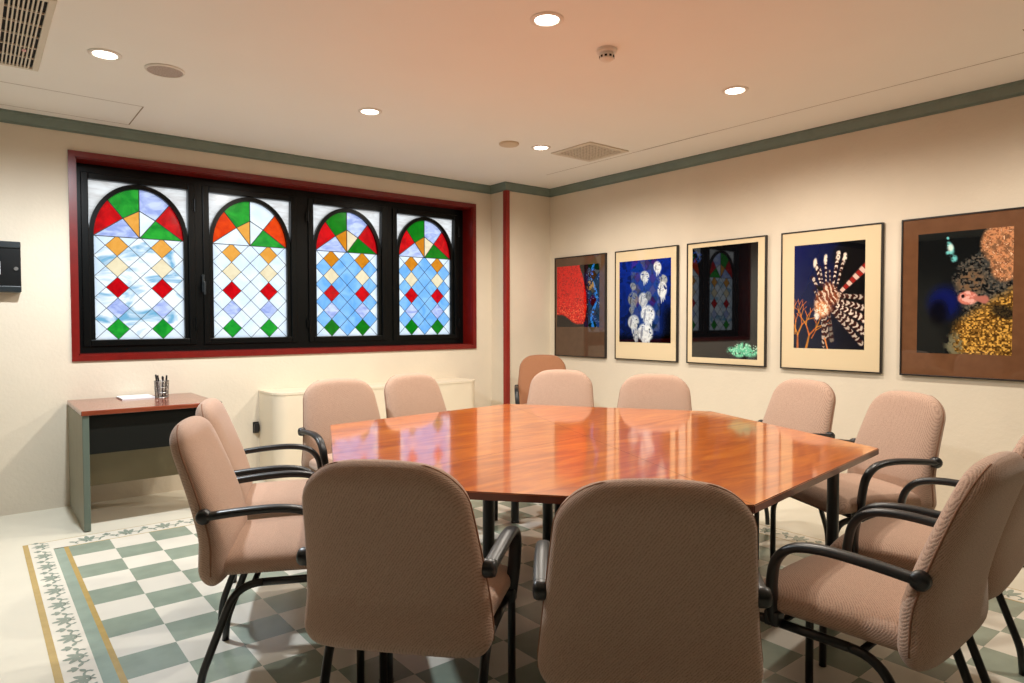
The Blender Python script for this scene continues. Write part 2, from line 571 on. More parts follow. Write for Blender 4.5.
def clip_rect(pts, x0, x1, z0, z1):
    """Sutherland-Hodgman against a rectangle"""
    def cut(P, f, inter):
        out = []
        for i in range(len(P)):
            a, b = P[i - 1], P[i]
            fa, fb = f(a), f(b)
            if fa != fb:
                out.append(inter(a, b))
            if fb:
                out.append(b)
        return out
    def ix(x): return lambda a, b: (x, a[1] + (b[1] - a[1]) * (x - a[0]) / (b[0] - a[0]))
    def iz(z): return lambda a, b: (a[0] + (b[0] - a[0]) * (z - a[1]) / (b[1] - a[1]), z)
    for f, g in ((lambda p: p[0] >= x0 - 1e-9, ix(x0)), (lambda p: p[0] <= x1 + 1e-9, ix(x1)),
                 (lambda p: p[1] >= z0 - 1e-9, iz(z0)), (lambda p: p[1] <= z1 + 1e-9, iz(z1))):
        pts = cut(pts, f, g)
        if len(pts) < 3:
            return []
    return pts

def build_sash(k, x0, x1):
    sash = bpy.data.objects.new('sash', None); C.objects.link(sash); sash.parent = win
    cold = k >= 2
    cx = (x0 + x1) / 2
    hw = (x1 - x0) / 2 - 0.031            # half width of the arched light
    zs = 1.918                             # line under the fan
    rz = SZ1 - zs - 0.036
    def P(x, z, y=GY): return (x, y, z)
    # sash frame + arch bar
    bm = bmesh.new()
    box(bm, x0 - e, x0, GY - 0.05, GY + 0.02, SZ0 - e, SZ1 + e, bev=0.004); box(bm, x1, x1 + e, GY - 0.05, GY + 0.02, SZ0 - e, SZ1 + e, bev=0.004)
    box(bm, x0, x1, GY - 0.05, GY + 0.02, SZ0 - e, SZ0, bev=0.004); box(bm, x0, x1, GY - 0.05, GY + 0.02, SZ1, SZ1 + e, bev=0.004)
    outer = [(cx + hw + 0.031, SZ0)] + arc_pts(cx, zs, hw + 0.031, rz + 0.034, 0, PI, 28) + [(cx - hw - 0.031, SZ0)]
    inner = [(cx + hw, SZ0)] + arc_pts(cx, zs, hw, rz, 0, PI, 28) + [(cx - hw, SZ0)]
    va = [[bm.verts.new(P(x, z, y)) for x, z in L] for L, y in ((outer, GY - 0.03), (inner, GY - 0.03), (inner, GY + 0.015), (outer, GY + 0.015))]
    for q in range(4):
        A, B = va[q], va[(q + 1) % 4]
        for i in range(len(A) - 1):
            bm.faces.new((A[i], A[i + 1], B[i + 1], B[i]))
    for i in (0, -1):
        bm.faces.new([va[q][i] for q in range(4)])
    obj('sash_frame', bm, M['black_frame'], sash)
    # glass
    names = ['clear', 'foliage', 'spandrel', 'red', 'orangered', 'green', 'green2', 'amber', 'amber2', 'cream', 'lav', 'blue']
    idx = {n: i for i, n in enumerate(names)}
    bm = bmesh.new(); lead = bmesh.new()
    def piece(pts, n):
        if len(pts) >= 3:
            poly(bm, [P(x, z) for x, z in pts], idx[n])
    def came(a, b, w=0.0028):
        d = Vector((b[0] - a[0], b[1] - a[1]))
        if d.length < 1e-4: return
        p = Vector((-d.y, d.x)).normalized() * w
        q = [(a[0] + p.x, a[1] + p.y), (a[0] - p.x, a[1] - p.y), (b[0] - p.x, b[1] - p.y), (b[0] + p.x, b[1] + p.y)]
        lo = [lead.verts.new(P(x, z, GY - 0.004)) for x, z in q]; hi = [lead.verts.new(P(x, z, GY + 0.001)) for x, z in q]
        lead.faces.new(lo); lead.faces.new(hi)
        for i in range(4):
            lead.faces.new((lo[i], lo[(i + 1) % 4], hi[(i + 1) % 4], hi[i]))
    # spandrels
    for s in (1, -1):
        A = arc_pts(cx, zs, hw + 0.02, rz + 0.02, PI / 2, 0 if s > 0 else PI, 14)
        piece([(cx, SZ1)] + A + [(cx + s * (hw + 0.031), SZ1)], 'spandrel')
    # fan
    a45 = math.radians(47)
    def el(a, f=1.0): return (cx + hw * f * math.cos(a), zs + rz * f * math.sin(a))
    O = (cx, zs); A = (cx, zs + rz); Tt = (cx, zs + 0.565 * rz)
    Pl, Ql = el(PI - a45, 0.53), el(a45, 0.53)
    Lp, Rp = (cx - hw, zs), (cx + hw, zs)
    g1, rd = ('green2', 'red') if cold else ('green', 'orangered' if k == 1 else 'red')
    am = 'amber2' if cold else 'amber'
    piece([Lp, Pl] + arc_pts(cx, zs, hw, rz, PI - a45, PI, 8), rd)
    piece([Tt, Pl] + arc_pts(cx, zs, hw, rz, PI - a45, PI / 2, 8), g1)
    piece([Tt, Ql] + arc_pts(cx, zs, hw, rz, a45, PI / 2, 8), 'clear' if k == 1 else 'lav')
    piece([Rp, Ql] + arc_pts(cx, zs, hw, rz, a45, 0, 8), rd)
    piece([O, Pl, Tt], am); piece([O, Tt, Ql], 'cream' if cold else 'clear')
    piece([O, Ql, Rp], g1); piece([O, Lp, Pl], 'clear' if k == 1 else 'lav')
    for a, b in ((O, A), (O, el(PI - a45)), (O, el(a45)), (Lp, Pl), (Pl, Tt), (Tt, Ql), (Ql, Rp), (Lp, Rp)):
        came(a, b)
    # lattice of diamonds
    zt, zb_ = zs, SZ0
    h = (zt - zb_) / 4.93                   # full height of a diamond
    hx = hw / 4
    rows = ['amber2' if cold else 'amber', 'cream', 'red', 'lav', 'green2' if cold else 'green']
    for j in range(-1, 12):
        cz = zb_ + (10 - j) * h / 2
        for i in range(-4, 5):
            if (i + j) % 2 == 0:
                continue
            d = clip_rect([(cx + (i - 1) * hx, cz), (cx + i * hx, cz - h / 2), (cx + (i + 1) * hx, cz), (cx + i * hx, cz + h / 2)],
                          cx - hw, cx + hw, zb_, zt)
            if not d:
                continue
            col = 'blue' if cold else ('foliage' if k == 0 else 'clear')
            r = (j - 1) // 2 if j % 2 == 1 else None
            if abs(i) == 2 and j % 2 == 1 and 0 <= r < 5:
                col = rows[r]
            elif abs(i) == 4 or cz > zt - 0.01 or cz < zb_ + 0.01:
                col = 'clear'
            if j % 2 == 0 and i % 2 == 0:
                continue
            piece(d, col)
    for sgn in (1, -1):
        for q in range(-14, 15):
            # line through (cx + 2q*hx/1, zb) with slope sgn*h/(2hx)
            sl = sgn * h / (2 * hx)
            bx_ = cx + 2 * q * hx
            pts = []
            for x in (cx - hw, cx + hw):
                z = zb_ + sl * (x - bx_)
                if zb_ <= z <= zt: pts.append((x, z))
            for z in (zb_, zt):
                x = bx_ + (z - zb_) / sl
                if cx - hw < x < cx + hw: pts.append((x, z))
            if len(pts) >= 2:
                came(pts[0], pts[1], 0.0016)
    obj('stained_glass', bm, [GC[n] for n in names], sash)
    obj('lead_came', lead, M['lead'], sash)
    bm = bmesh.new()
    hxp = {0: x1 + e, 1: x0 - e, 2: x0 - e, 3: x1 + e}[k]
    if k == 1:
        box(bm, x0 - 0.062, x0 - 0.042, GY - 0.064, GY - 0.05, 1.52, 1.66, bev=0.004)
        box(bm, x0 - 0.058, x0 - 0.046, GY - 0.10, GY - 0.06, 1.585, 1.60, bev=0.003)
        box(bm, x0 - 0.060, x0 - 0.044, GY - 0.105, GY - 0.088, 1.50, 1.605, bev=0.004)
        obj('handle', bm, M['box_band'], sash)
    else:
        for z in (1.27, 2.2):
            sweep(bm, [(hxp, GY - 0.056, z - 0.05), (hxp, GY - 0.056, z + 0.05)], 0.009, seg=10)
            box(bm, hxp - 0.02, hxp + 0.02, GY - 0.056, GY - 0.05, z - 0.035, z + 0.035)
        obj('hinge', bm, M['black_frame'], sash)
for k, (a, b) in enumerate(SX):
    build_sash(k, a, b)

# ------------------------------------------------------------------ hexagonal meeting table
TC = Vector((2.275, 2.225)); TR = 1.24; TA = math.radians(246.3); TZ = 0.74
table = thing('conference_table', 'large glossy orange-brown hexagonal meeting table in the middle of the room', 'table', (TC.x, TC.y, 0))
hexv = [Vector((x - TC.x, y - TC.y)) for x, y in ((1.787, 1.081), (3.004, 1.238), (3.470, 2.387), (2.751, 3.467), (1.467, 3.345), (0.935, 2.098))]
bm = bmesh.new()
prism(bm, [(v.x, v.y) for v in hexv], TZ - 0.027, TZ)
for f in bm.faces:
    f.material_index = 0 if abs(f.normal.z) > 0.5 or f.calc_center_median().z > TZ - 1e-4 else 1
bmesh.ops.recalc_face_normals(bm, faces=bm.faces)
bmesh.ops.bevel(bm, geom=[ed for ed in bm.edges], offset=0.003, segments=2, affect='EDGES')
for f in bm.faces:
    f.normal_update()
    f.material_index = 0 if f.normal.z > 0.3 else 1
obj('tabletop', bm, [M['table_wood'], M['table_edge']], table)
bm = bmesh.new()
for k in range(3):
    d = (hexv[k] - hexv[k + 3]).normalized(); p = Vector((-d.y, d.x)) * 0.0011
    a, b = hexv[k] - d * 0.004, hexv[k + 3] + d * 0.004
    poly(bm, [(*(a + p), TZ + 0.0004), (*(a - p), TZ + 0.0004), (*(b - p), TZ + 0.0004), (*(b + p), TZ + 0.0004)])
obj('joint_line', bm, M['groove'], table)
bm = bmesh.new()
for k in range(6):                        # steel apron rails under the top
    a, b = hexv[k] * 0.80, hexv[(k + 1) % 6] * 0.80
    d = (b - a).normalized(); p = Vector((-d.y, d.x)) * 0.012
    prism(bm, [tuple(a + p), tuple(a - p), tuple(b - p), tuple(b + p)], TZ - 0.062, TZ - 0.027)
obj('apron_frame', bm, M['steel'], table)
def tleg(x, y):
    bm = bmesh.new()
    lathe(bm, [(0.027, 0.0), (0.027, 0.012), (0.0245, 0.014), (0.0245, TZ - 0.04), (0.034, TZ - 0.036), (0.034, TZ - 0.027)], 20, (x, y, 0))
    sharp(obj('leg', bm, M['steel'], table))
for k, rr in enumerate((1.08, 1.06, 1.08, 1.08, 1.08, 1.06)):
    tleg(hexv[k].x * rr / 1.24, hexv[k].y * rr / 1.24)
for ang, rr in ((182, 0.625), (302, 0.60), (62, 0.60)):
    tleg(rr * math.cos(math.radians(ang)), rr * math.sin(math.radians(ang)))
tleg(2.10 - TC.x, 2.34 - TC.y)

# ------------------------------------------------------------------ armchair
def backline(s):
    """u of the middle of the backrest at height fraction s (0 bottom .. 1 top)"""
    return -0.222 - 0.012 * s - 0.175 * max(0.0, s - 0.28) ** 1.2

BZ0, BZ1 = 0.386, 0.930
def loft_panel(rows, seg=48, expo=4.0):
    """rows: (centre Vector, half-width along y, half-thickness, normal dir in xz, bow)"""
    bm = bmesh.new()
    rings = []
    for c, hw, ht, nrm, bow, drop in rows:
        ring = []
        for k in range(seg):
            a = 2 * PI * k / seg
            ca, sa = math.cos(a), math.sin(a)
            v = hw * math.copysign(abs(ca) ** (2 / expo), ca)
            t = ht * math.copysign(abs(sa) ** (2 / 2.6), sa)
            t += bow * (v / 0.24) ** 2
            ring.append(bm.verts.new(c + Vector((0, v, -drop * (v / 0.24) ** 2)) + nrm * t))
        rings.append(ring)
    for A, B in zip(rings, rings[1:]):
        for k in range(seg):
            bm.faces.new((A[k], A[(k + 1) % seg], B[(k + 1) % seg], B[k]))
    bm.faces.new(rings[0]); bm.faces.new(rings[-1])
    return bm

def back_width(z):
    s = (z - BZ0) / (BZ1 - BZ0)
    w = 0.268 - 0.052 * max(0, (s - 0.12)) / 0.88
    rt, rb = 0.10, 0.08
    if z > BZ1 - rt:
        d = z - (BZ1 - rt); w = w - rt * 1.15 + rt * 1.15 * math.sqrt(max(0, 1 - (d / rt) ** 2.1))
    if z < BZ0 + rb:
        d = (BZ0 + rb) - z; w = w - rb * 0.8 + rb * 0.8 * math.sqrt(max(0, 1 - (d / rb) ** 2.2))
    return w

def make_back():
    zs = [BZ0 + (BZ1 - BZ0) * (0.5 - 0.5 * math.cos(PI * k / 34)) for k in range(35)]
    rows = []
    for z in zs:
        s = (z - BZ0) / (BZ1 - BZ0)
        ht = 0.060 * (1 - 0.30 * s)
        rt, rb = 0.045, 0.06
        if z > BZ1 - rt: ht *= math.sqrt(max(0.0, 1 - ((z - BZ1 + rt) / rt) ** 2)) * 0.985 + 0.015
        if z < BZ0 + rb: ht *= math.sqrt(max(0.0, 1 - ((BZ0 + rb - z) / rb) ** 2)) * 0.985 + 0.015
        ds = 0.01
        tang = Vector((backline(s + ds) - backline(s - ds), 0, 2 * ds * (BZ1 - BZ0))).normalized()
        nrm = Vector((tang.z, 0, -tang.x))
        rows.append((Vector((backline(s), 0, z)), back_width(z), ht, nrm, 0.010 * s, 0.030 * s * s))
    return loft_panel(rows)

def back_piping():
    pts = []
    zs = [BZ0 + 0.05 + (BZ1 - BZ0 - 0.051) * math.sin(0.5 * PI * k / 18) for k in range(19)]
    left = []
    for z in zs:
        s = (z - BZ0) / (BZ1 - BZ0)
        bw = back_width(z)
        left.append(Vector((backline(s) + 0.010 * s * (bw / 0.24) ** 2 + 0.002, bw + 0.0003, z - 0.030 * s * s * (bw / 0.24) ** 2)))
    right = [Vector((p.x, -p.y, p.z)) for p in left]
    return left + right[::-1][1:] if abs(left[-1].y) < 1e-3 else left + right[::-1]

def make_seat():
    us = [-0.245 + 0.505 * (0.5 - 0.5 * math.cos(PI * k / 30)) for k in range(31)]
    bm = bmesh.new(); rings = []
    seg = 40
    for u in us:
        f = (u + 0.245) / 0.505
        hw = 0.235 + 0.016 * f
        top = 0.492 + 0.010 * math.sin(PI * f) ; bot = 0.406
        r = 0.055
        if f > 1 - r / 0.475:
            d = (f - (1 - r / 0.475)) / (r / 0.475)
            k_ = math.sqrt(max(0, 1 - d * d)) * 0.97 + 0.03
            top = bot + 0.02 + (top - bot - 0.02) * k_; hw = hw - 0.035 + 0.035 * k_
            bot = bot + 0.015 * (1 - k_)
        if f < 0.06:
            d = 1 - f / 0.06
            k_ = math.sqrt(max(0, 1 - d * d)) * 0.9 + 0.1
            mid = (top + bot) / 2; top = mid + (top - mid) * k_; bot = mid + (bot - mid) * k_
        # front edge drops a little (waterfall)
        top -= 0.018 * max(0, (f - 0.72) / 0.28) ** 2
        c = (top + bot) / 2; h = (top - bot) / 2
        ring = []
        for k in range(seg):
            a = 2 * PI * k / seg; ca, sa = math.cos(a), math.sin(a)
            v = hw * math.copysign(abs(ca) ** (2 / 4.2), ca)
            z = h * math.copysign(abs(sa) ** (2 / 2.8), sa)
            if sa > 0: z += 0.008 * (1 - (v / hw) ** 2)
            ring.append(bm.verts.new((u, v, c + z)))
        rings.append(ring)
    for A, B in zip(rings, rings[1:]):
        for k in range(seg):
            bm.faces.new((A[k], A[(k + 1) % seg], B[(k + 1) % seg], B[k]))
    bm.faces.new(rings[0]); bm.faces.new(rings[-1])
    return bm

def make_chair(name, label, fab, group):
    t = thing(name, label, 'chair', group=group)
    TRR = 0.0135
    obj('seat', make_seat(), fab, t, smooth=True)
    bk = obj('backrest', make_back(), fab, t, smooth=True)
    bm = bmesh.new(); sweep(bm, back_piping(), 0.0032, seg=6)
    obj('piping', bm, M['piping'], bk, smooth=True)
    for s in (1, -1):
        v = 0.228 * s
        # one bent tube per side: front leg, seat rail, rear leg
        full = fillet([(0.262, v, 0.0), (0.262, v, 0.392), (-0.145, v, 0.392), (-0.262, v, 0.085), (-0.268, v, 0.0)], 0.085, 8)
        i1 = next(i for i, p in enumerate(full) if p.z > 0.392 - 1e-3 and p.x < 0.2)
        i2 = next(i for i, p in enumerate(full) if p.x < -0.02 and i > i1)
        bm = bmesh.new(); sweep(bm, full[:i1 + 1], TRR, seg=12, up=Vector((0, 1, 0))); obj('leg', bm, M['steel'], t, smooth=True)
        bm = bmesh.new(); sweep(bm, full[i1:i2 + 1], TRR, seg=12, up=Vector((0, 1, 0))); obj('seat_rail', bm, M['steel'], t, smooth=True)
        bm = bmesh.new(); sweep(bm, full[i2:], TRR, seg=12, up=Vector((0, 1, 0))); obj('leg', bm, M['steel'], t, smooth=True)
        # armrest: from the knob on the backrest forward and down to the rail
        w = 0.258 * s
        path = smoothpath([(-0.238, w, 0.636), (-0.12, w * 1.02, 0.648), (0.00, w * 1.03, 0.652), (0.085, w * 1.03, 0.636),
                           (0.132, w * 1.02, 0.590), (0.148, w * 1.0, 0.52), (0.150, w * 0.97, 0.45), (0.150, w * 0.94, 0.40)], 6)
        bm = bmesh.new()
        sweep(bm, path, 0.0135, 0.0205, seg=16, up=Vector((0, 1, 0)), expo=2.6)
        ar = obj('armrest', bm, M['arm_pu'], t, smooth=True)
        bm = bmesh.new()
        prof_ = [(-0.021, 0.012), (-0.018, 0.021), (-0.008, 0.025), (0.010, 0.025), (0.017, 0.021), (0.020, 0.012)]
        rings = []
        for d, r in prof_:
            rings.append([bm.verts.new((-0.240 + r * math.cos(2 * PI * k / 18), w + d, 0.636 + r * math.sin(2 * PI * k / 18))) for k in range(18)])
        for A, B in zip(rings, rings[1:]):
            for k in range(18):
                bm.faces.new((A[k], A[(k + 1) % 18], B[(k + 1) % 18], B[k]))
        bm.faces.new(rings[0]); bm.faces.new(rings[-1])
        obj('knob', bm, M['arm_pu'], ar, smooth=True)
        bm = bmesh.new(); box(bm, 0.128, 0.172, min(v, w * 0.97) - 0.012, max(v, w * 0.97) + 0.012, 0.388, 0.432, bev=0.006)
        obj('bracket', bm, M['arm_pu'], ar)
    bm = bmesh.new()
    for u in (0.14, -0.09):
        sweep(bm, [(u, -0.228, 0.392), (u, 0.228, 0.392)], 0.010, seg=10)
    obj('crossbar', bm, M['steel'], t, smooth=True)
    return t

G = 'taupe armchairs around the hexagonal table'
CH = [
    ((0.920, 2.488), -26, 'taupe armchair in side view at the left, nearer the camera than its neighbour'),
    ((1.148, 3.100), -22.8, 'taupe armchair partly behind another at the left, in front of the small desk'),
    ((1.752, 3.590), 266, 'taupe armchair facing the camera in front of the left half of the cream cabinet'),
    ((2.365, 3.655), 277, 'taupe armchair facing the camera in front of the right half of the cream cabinet'),
    ((3.095, 3.385), 218, 'pale armchair at the far side of the table in front of the brown corner chair'),
    ((3.273, 2.700), 214, 'taupe armchair behind the table below the black picture with green coral'),
    ((3.582, 2.118), 165, 'taupe armchair behind the right table corner, below the lionfish picture'),
    ((3.312, 1.498), 154, 'taupe armchair beside the right corner of the table with its arm and seat showing'),
    ((2.695, 0.955), 95, 'taupe armchair cut off by the right edge of the photo, behind another armchair'),
    ((2.075, 0.900), 92, 'taupe armchair seen from the side at right front, full seat and black armrest in view'),
    ((1.058, 1.748), 41, 'taupe armchair seen from behind in the foreground, left one of the two, right armrest visible'),
    ((1.411, 1.197), 46, 'dim brownish-taupe armchair back in the centre foreground, closest to the camera'),
]
proto = make_chair('armchair', CH[0][2], M['fabric'], G)
for i, ((x, y), a, lab) in enumerate(CH):
    o = proto if i == 0 else copy_tree(proto)
    o.location = (x, y, 0); o.rotation_euler = (0, 0, math.radians(a)); o['label'] = lab
cc = make_chair('armchair', 'darker brown armchair pushed into the corner by the red post, behind the table', M['fabric_brown'], None)
cc.location = (4.09, 4.60, 0); cc.rotation_euler = (0, 0, math.radians(232)); cc.scale = (0.97, 0.97, 1.035)

# ------------------------------------------------------------------ side desk with paper and pen cup
DX0, DX1, DY0, DY1 = 0.515, 1.315, 4.79, 5.55
desk = thing('side_desk', 'small desk with cherry wood top and olive sides against the window wall', 'desk', (DX0, DY0, 0))
def d_(a, b, c, d, e_, f): return (a - DX0, b - DX0, c - DY0, d - DY0, e_, f)
bxo('desktop', d_(DX0, DX1, DY0, DY1, 0.713, 0.743), M['desk_wood'], desk, 0.004)
for x0, yb in ((DX0 + 0.005, DY1 - 0.005), (DX1 - 0.041, DY0 + 0.27)):
    bxo('side_panel', d_(x0, x0 + 0.036, DY0 + 0.025, yb, 0.006, 0.713), M['desk_side'], desk)
    p = bxo('edge_strip', d_(x0, x0 + 0.036, DY0 + 0.008, DY0 + 0.025, 0.006, 0.713), M['desk_edge'], desk, 0.003)
    bm = bmesh.new()
    for yy in (DY0 + 0.05, yb - 0.05):
        lathe(bm, [(0.014, 0.0), (0.014, 0.007)], 12, (x0 + 0.018 - DX0, yy - DY0, 0))
    obj('foot', bm, M['steel'], desk)
bxo('front_rail', d_(DX0 + 0.041, DX1 - 0.041, DY0 + 0.035, DY0 + 0.055, 0.47, 0.713), M['desk_dark'], desk)
bxo('modesty_panel', d_(DX0 + 0.041, DX1 - 0.041, DY0 + 0.40, DY0 + 0.418, 0.20, 0.713), M['desk_back'], desk)
bm = bmesh.new(); sweep(bm, [(DX1 - DX0, 0.02, 0.742), (DX1 - DX0 + 0.012, 0.02, 0.735), (DX1 - DX0 + 0.014, 0.02, 0.70)], 0.006, seg=8)
obj('cable_clip', bm, M['pen_black'], desk)

pa = thing('paper_stack', 'thin stack of white paper lying on the small desk', 'paper', (0.918, 5.435, 0.7432), 0.02)
bm = bmesh.new()
for k in range(5):
    dx, dy = random.uniform(-.004, .004), random.uniform(-.003, .003)
    box(bm, -0.105 + dx, 0.105 + dx, -0.105 + dy, 0.105 + dy, 0.002 * k, 0.002 * k + 0.0019)
obj('sheets', bm, M['paper'], pa)
pc = thing('pen_cup', 'wire mesh pen cup full of pens on the small desk', 'pen holder', (1.065, 5.33, 0.743))
pc.scale = (1.25, 1.25, 1.22)
bm = bmesh.new()
for z, r in ((0.002, 0.034), (0.03, 0.035), (0.06, 0.036), (0.098, 0.038)):
    sweep(bm, [(r * math.cos(2 * PI * k / 24), r * math.sin(2 * PI * k / 24), z) for k in range(24)], 0.0016, seg=6, closed=True)
for k in range(30):
    a = 2 * PI * k / 30
    for tw in (0.35, -0.35):
        sweep(bm, [(0.034 * math.cos(a), 0.034 * math.sin(a), 0.002), (0.0365 * math.cos(a + tw), 0.0365 * math.sin(a + tw), 0.05),
                   (0.038 * math.cos(a + 2 * tw), 0.038 * math.sin(a + 2 * tw), 0.098)], 0.0008, seg=4)
lathe(bm, [(0.034, 0.0), (0.034, 0.002)], 24)
obj('mesh_cup', bm, M['chrome'], pc)
for k in range(7):
    a = k * 2 * PI / 7 + 0.3
    p = thing('pen', '', 'pen', (1.065, 5.33, 0.743), 0, 'pens in the wire cup')
    p.scale = (1.25, 1.25, 1.25); p['label'] = 'pen standing in the wire cup on the small desk'
    b0 = Vector((0.018 * math.cos(a), 0.018 * math.sin(a), 0.006)); b1 = Vector((0.029 * math.cos(a), 0.029 * math.sin(a), 0.115 + 0.006 * (k % 4)))
    bm = bmesh.new(); sweep(bm, [b0, b0.lerp(b1, 0.85)], 0.0042, seg=10); obj('barrel', bm, M['pen_grey'] if k % 3 == 1 else M['pen_black'], p, smooth=False)
    bm = bmesh.new(); sweep(bm, [b0.lerp(b1, 0.82), b0.lerp(b1, 0.97), b1], 0.0048, seg=10, scale=lambda t: 1 - 0.5 * max(0, t - 0.5)); obj('cap', bm, M['pen_black'], p)

# ------------------------------------------------------------------ low cream cabinet below the window
cab = thing('radiator_cabinet', 'long low cream painted cabinet under the stained glass window', 'cabinet', (1.83, 5.57, 0))
def rr_outline(x0, x1, y0, y1, r, n=8):
    pts = [(x0, y1)]
    for k in range(n + 1):
        a = PI + 0.5 * PI * k / n
        pts.append((x0 + r + r * math.cos(a), y0 + r + r * math.sin(a)))
    for k in range(n + 1):
        a = 1.5 * PI + 0.5 * PI * k / n
        pts.append((x1 - r + r * math.cos(a), y0 + r + r * math.sin(a)))
    pts.append((x1, y1))
    return pts
bm = bmesh.new(); prism(bm, rr_outline(0.0, 1.94, -0.385, -0.001, 0.10), 0.0, 0.71)
sharp(obj('body', bm, M['cover'], cab))
bm = bmesh.new(); prism(bm, rr_outline(-0.004, 1.944, -0.389, -0.001, 0.102), 0.71, 0.727)
sharp(obj('top_board', bm, M['cover'], cab))
so = thing('wall_socket', 'small black socket with plug on the wall at the left end of the cream cabinet', 'socket', (1.80, 5.57, 0.425))
bxo('plate', (-0.022, 0.024, -0.012, 0.0, -0.045, 0.045), M['box_black'], so, 0.003)
bxo('plug', (-0.018, 0.020, -0.040, -0.012, -0.035, 0.035), M['pen_black'], so, 0.006)

# ------------------------------------------------------------------ black box on the wall at the left edge
wb = thing('wall_box', 'glossy black box with a white label on the wall at the left photo edge', 'wall box', (0.10, 5.57, 1.48))
bm = bmesh.new(); box(bm, -0.19, 0.172, -0.075, 0.0, 0.03, 0.30, bev=0.006); obj('case', bm, M['box_black'], wb)
bm = bmesh.new(); box(bm, -0.19, 0.172, -0.085, 0.0, 0.0, 0.042, bev=0.006); obj('end_band', bm, M['box_band'], wb)
bm = bmesh.new(); box(bm, -0.19, 0.172, -0.085, 0.0, 0.288, 0.332, bev=0.006); obj('end_band', bm, M['box_band'], wb)
bxo('label', (0.01, 0.062, -0.0775, -0.074, 0.115, 0.20), M['label_white'], wb)
bm = bmesh.new(); sweep(bm, [(0.145, -0.070, 0.155), (0.145, -0.086, 0.155)], 0.012, seg=16); obj('screw', bm, M['chrome'], wb)

# ------------------------------------------------------------------ ceiling fittings
def ceil_disc(prof):
    bm = bmesh.new(); lathe(bm, prof, 32); return bm
GL = 'recessed ceiling downlights'
LAMPS = [((0.575, 4.079), 'lit recessed downlight beside the round ceiling speaker at the upper left'),
         ((2.09, 4.086), 'lit recessed downlight on the ceiling in front of the middle of the window'),
         ((3.586, 4.075), 'lit recessed downlight beside the square ceiling vent near the corner'),
         ((2.10, 2.345), 'lit recessed downlight at the top edge of the photo, left of the smoke detector'),
         ((3.622, 2.346), 'lit recessed downlight on the right of the ceiling, above the pictures')]
OFF = [((3.62, 0.6), 0)]
dl = None
for (x, y), lab in LAMPS + OFF:
    if dl is None:
        dl = thing('downlight', 'x', 'ceiling light', (x, y, ZC), 0, GL)
        bm = bmesh.new()
        lathe(bm, [(0.078, 0.0), (0.078, -0.004), (0.070, -0.008), (0.058, -0.007), (0.054, -0.001), (0.054, 0.0)], 32)
        obj('trim_ring', bm, M['white_plastic'], dl, smooth=False)
        bm = bmesh.new(); lathe(bm, [(0.054, -0.0015), (0.045, -0.0055), (0.001, -0.0075)], 32); obj('lamp_glass', bm, M['lamp'], dl, smooth=True)
        ld = bpy.data.lights.new('lamp_beam', 'SPOT'); ld.energy = SPOT_W; ld.color = SPOT_COL
        ld.spot_size = math.radians(170); ld.spot_blend = 0.6; ld.shadow_soft_size = 0.045
        lo = bpy.data.objects.new('lamp_beam', ld); C.objects.link(lo); lo.parent = dl; lo.location = (0, 0, -0.06)
        d = dl
    else:
        d = copy_tree(dl); d.location = (x, y, ZC)
    d['label'] = lab or 'recessed downlight on the part of the ceiling outside the photo'
    if x < 1:
        cool_holder = d
for c in cool_holder.children:
    if c.type == 'LIGHT':
        c.data = c.data.copy(); c.data.energy = COOL_W; c.data.color = COOL_COL

t = thing('ceiling_speaker', 'round pinkish grey ceiling speaker grille beside the upper left downlight', 'speaker', (0.869, 4.13, ZC))
bm = bmesh.new(); lathe(bm, [(0.100, 0.0), (0.100, -0.006), (0.092, -0.010), (0.090, -0.010), (0.090, 0.0)], 32); obj('rim', bm, M['white_plastic'], t)
bm = bmesh.new(); lathe(bm, [(0.090, -0.004), (0.088, -0.0085), (0.001, -0.009)], 32); obj('grille', bm, M['pink_plastic'], t)
t = thing('ceiling_disc', 'plain beige round cover on the ceiling left of the far corner downlight', 'ceiling cover', (3.31, 4.139, ZC))
bm = bmesh.new(); lathe(bm, [(0.078, 0.0), (0.078, -0.010), (0.070, -0.016), (0.001, -0.017)], 32); obj('cover', bm, M['beige_plastic'], t)
t = thing('smoke_detector', 'small white smoke detector hanging from the ceiling', 'smoke detector', (2.57, 2.41, ZC))
bm = bmesh.new(); lathe(bm, [(0.052, 0.0), (0.052, -0.016), (0.046, -0.020), (0.001, -0.020)], 32); sharp(obj('base', bm, M['white_plastic'], t))
bm = bmesh.new(); lathe(bm, [(0.034, -0.020), (0.034, -0.026), (0.040, -0.030), (0.036, -0.050), (0.022, -0.060), (0.001, -0.062)], 32); sharp(obj('dome', bm, M['white_plastic'], t))
bm = bmesh.new()
for k in range(10):
    a = 2 * PI * k / 10
    c, s = math.cos(a), math.sin(a)
    sweep(bm, [(0.0385 * c, 0.0385 * s, -0.036), (0.0372 * c, 0.0372 * s, -0.046)], 0.0065, 0.0015, seg=8, up=Vector((c, s, 0)))
obj('sensor_slot', bm, M['dark_gap'], t)

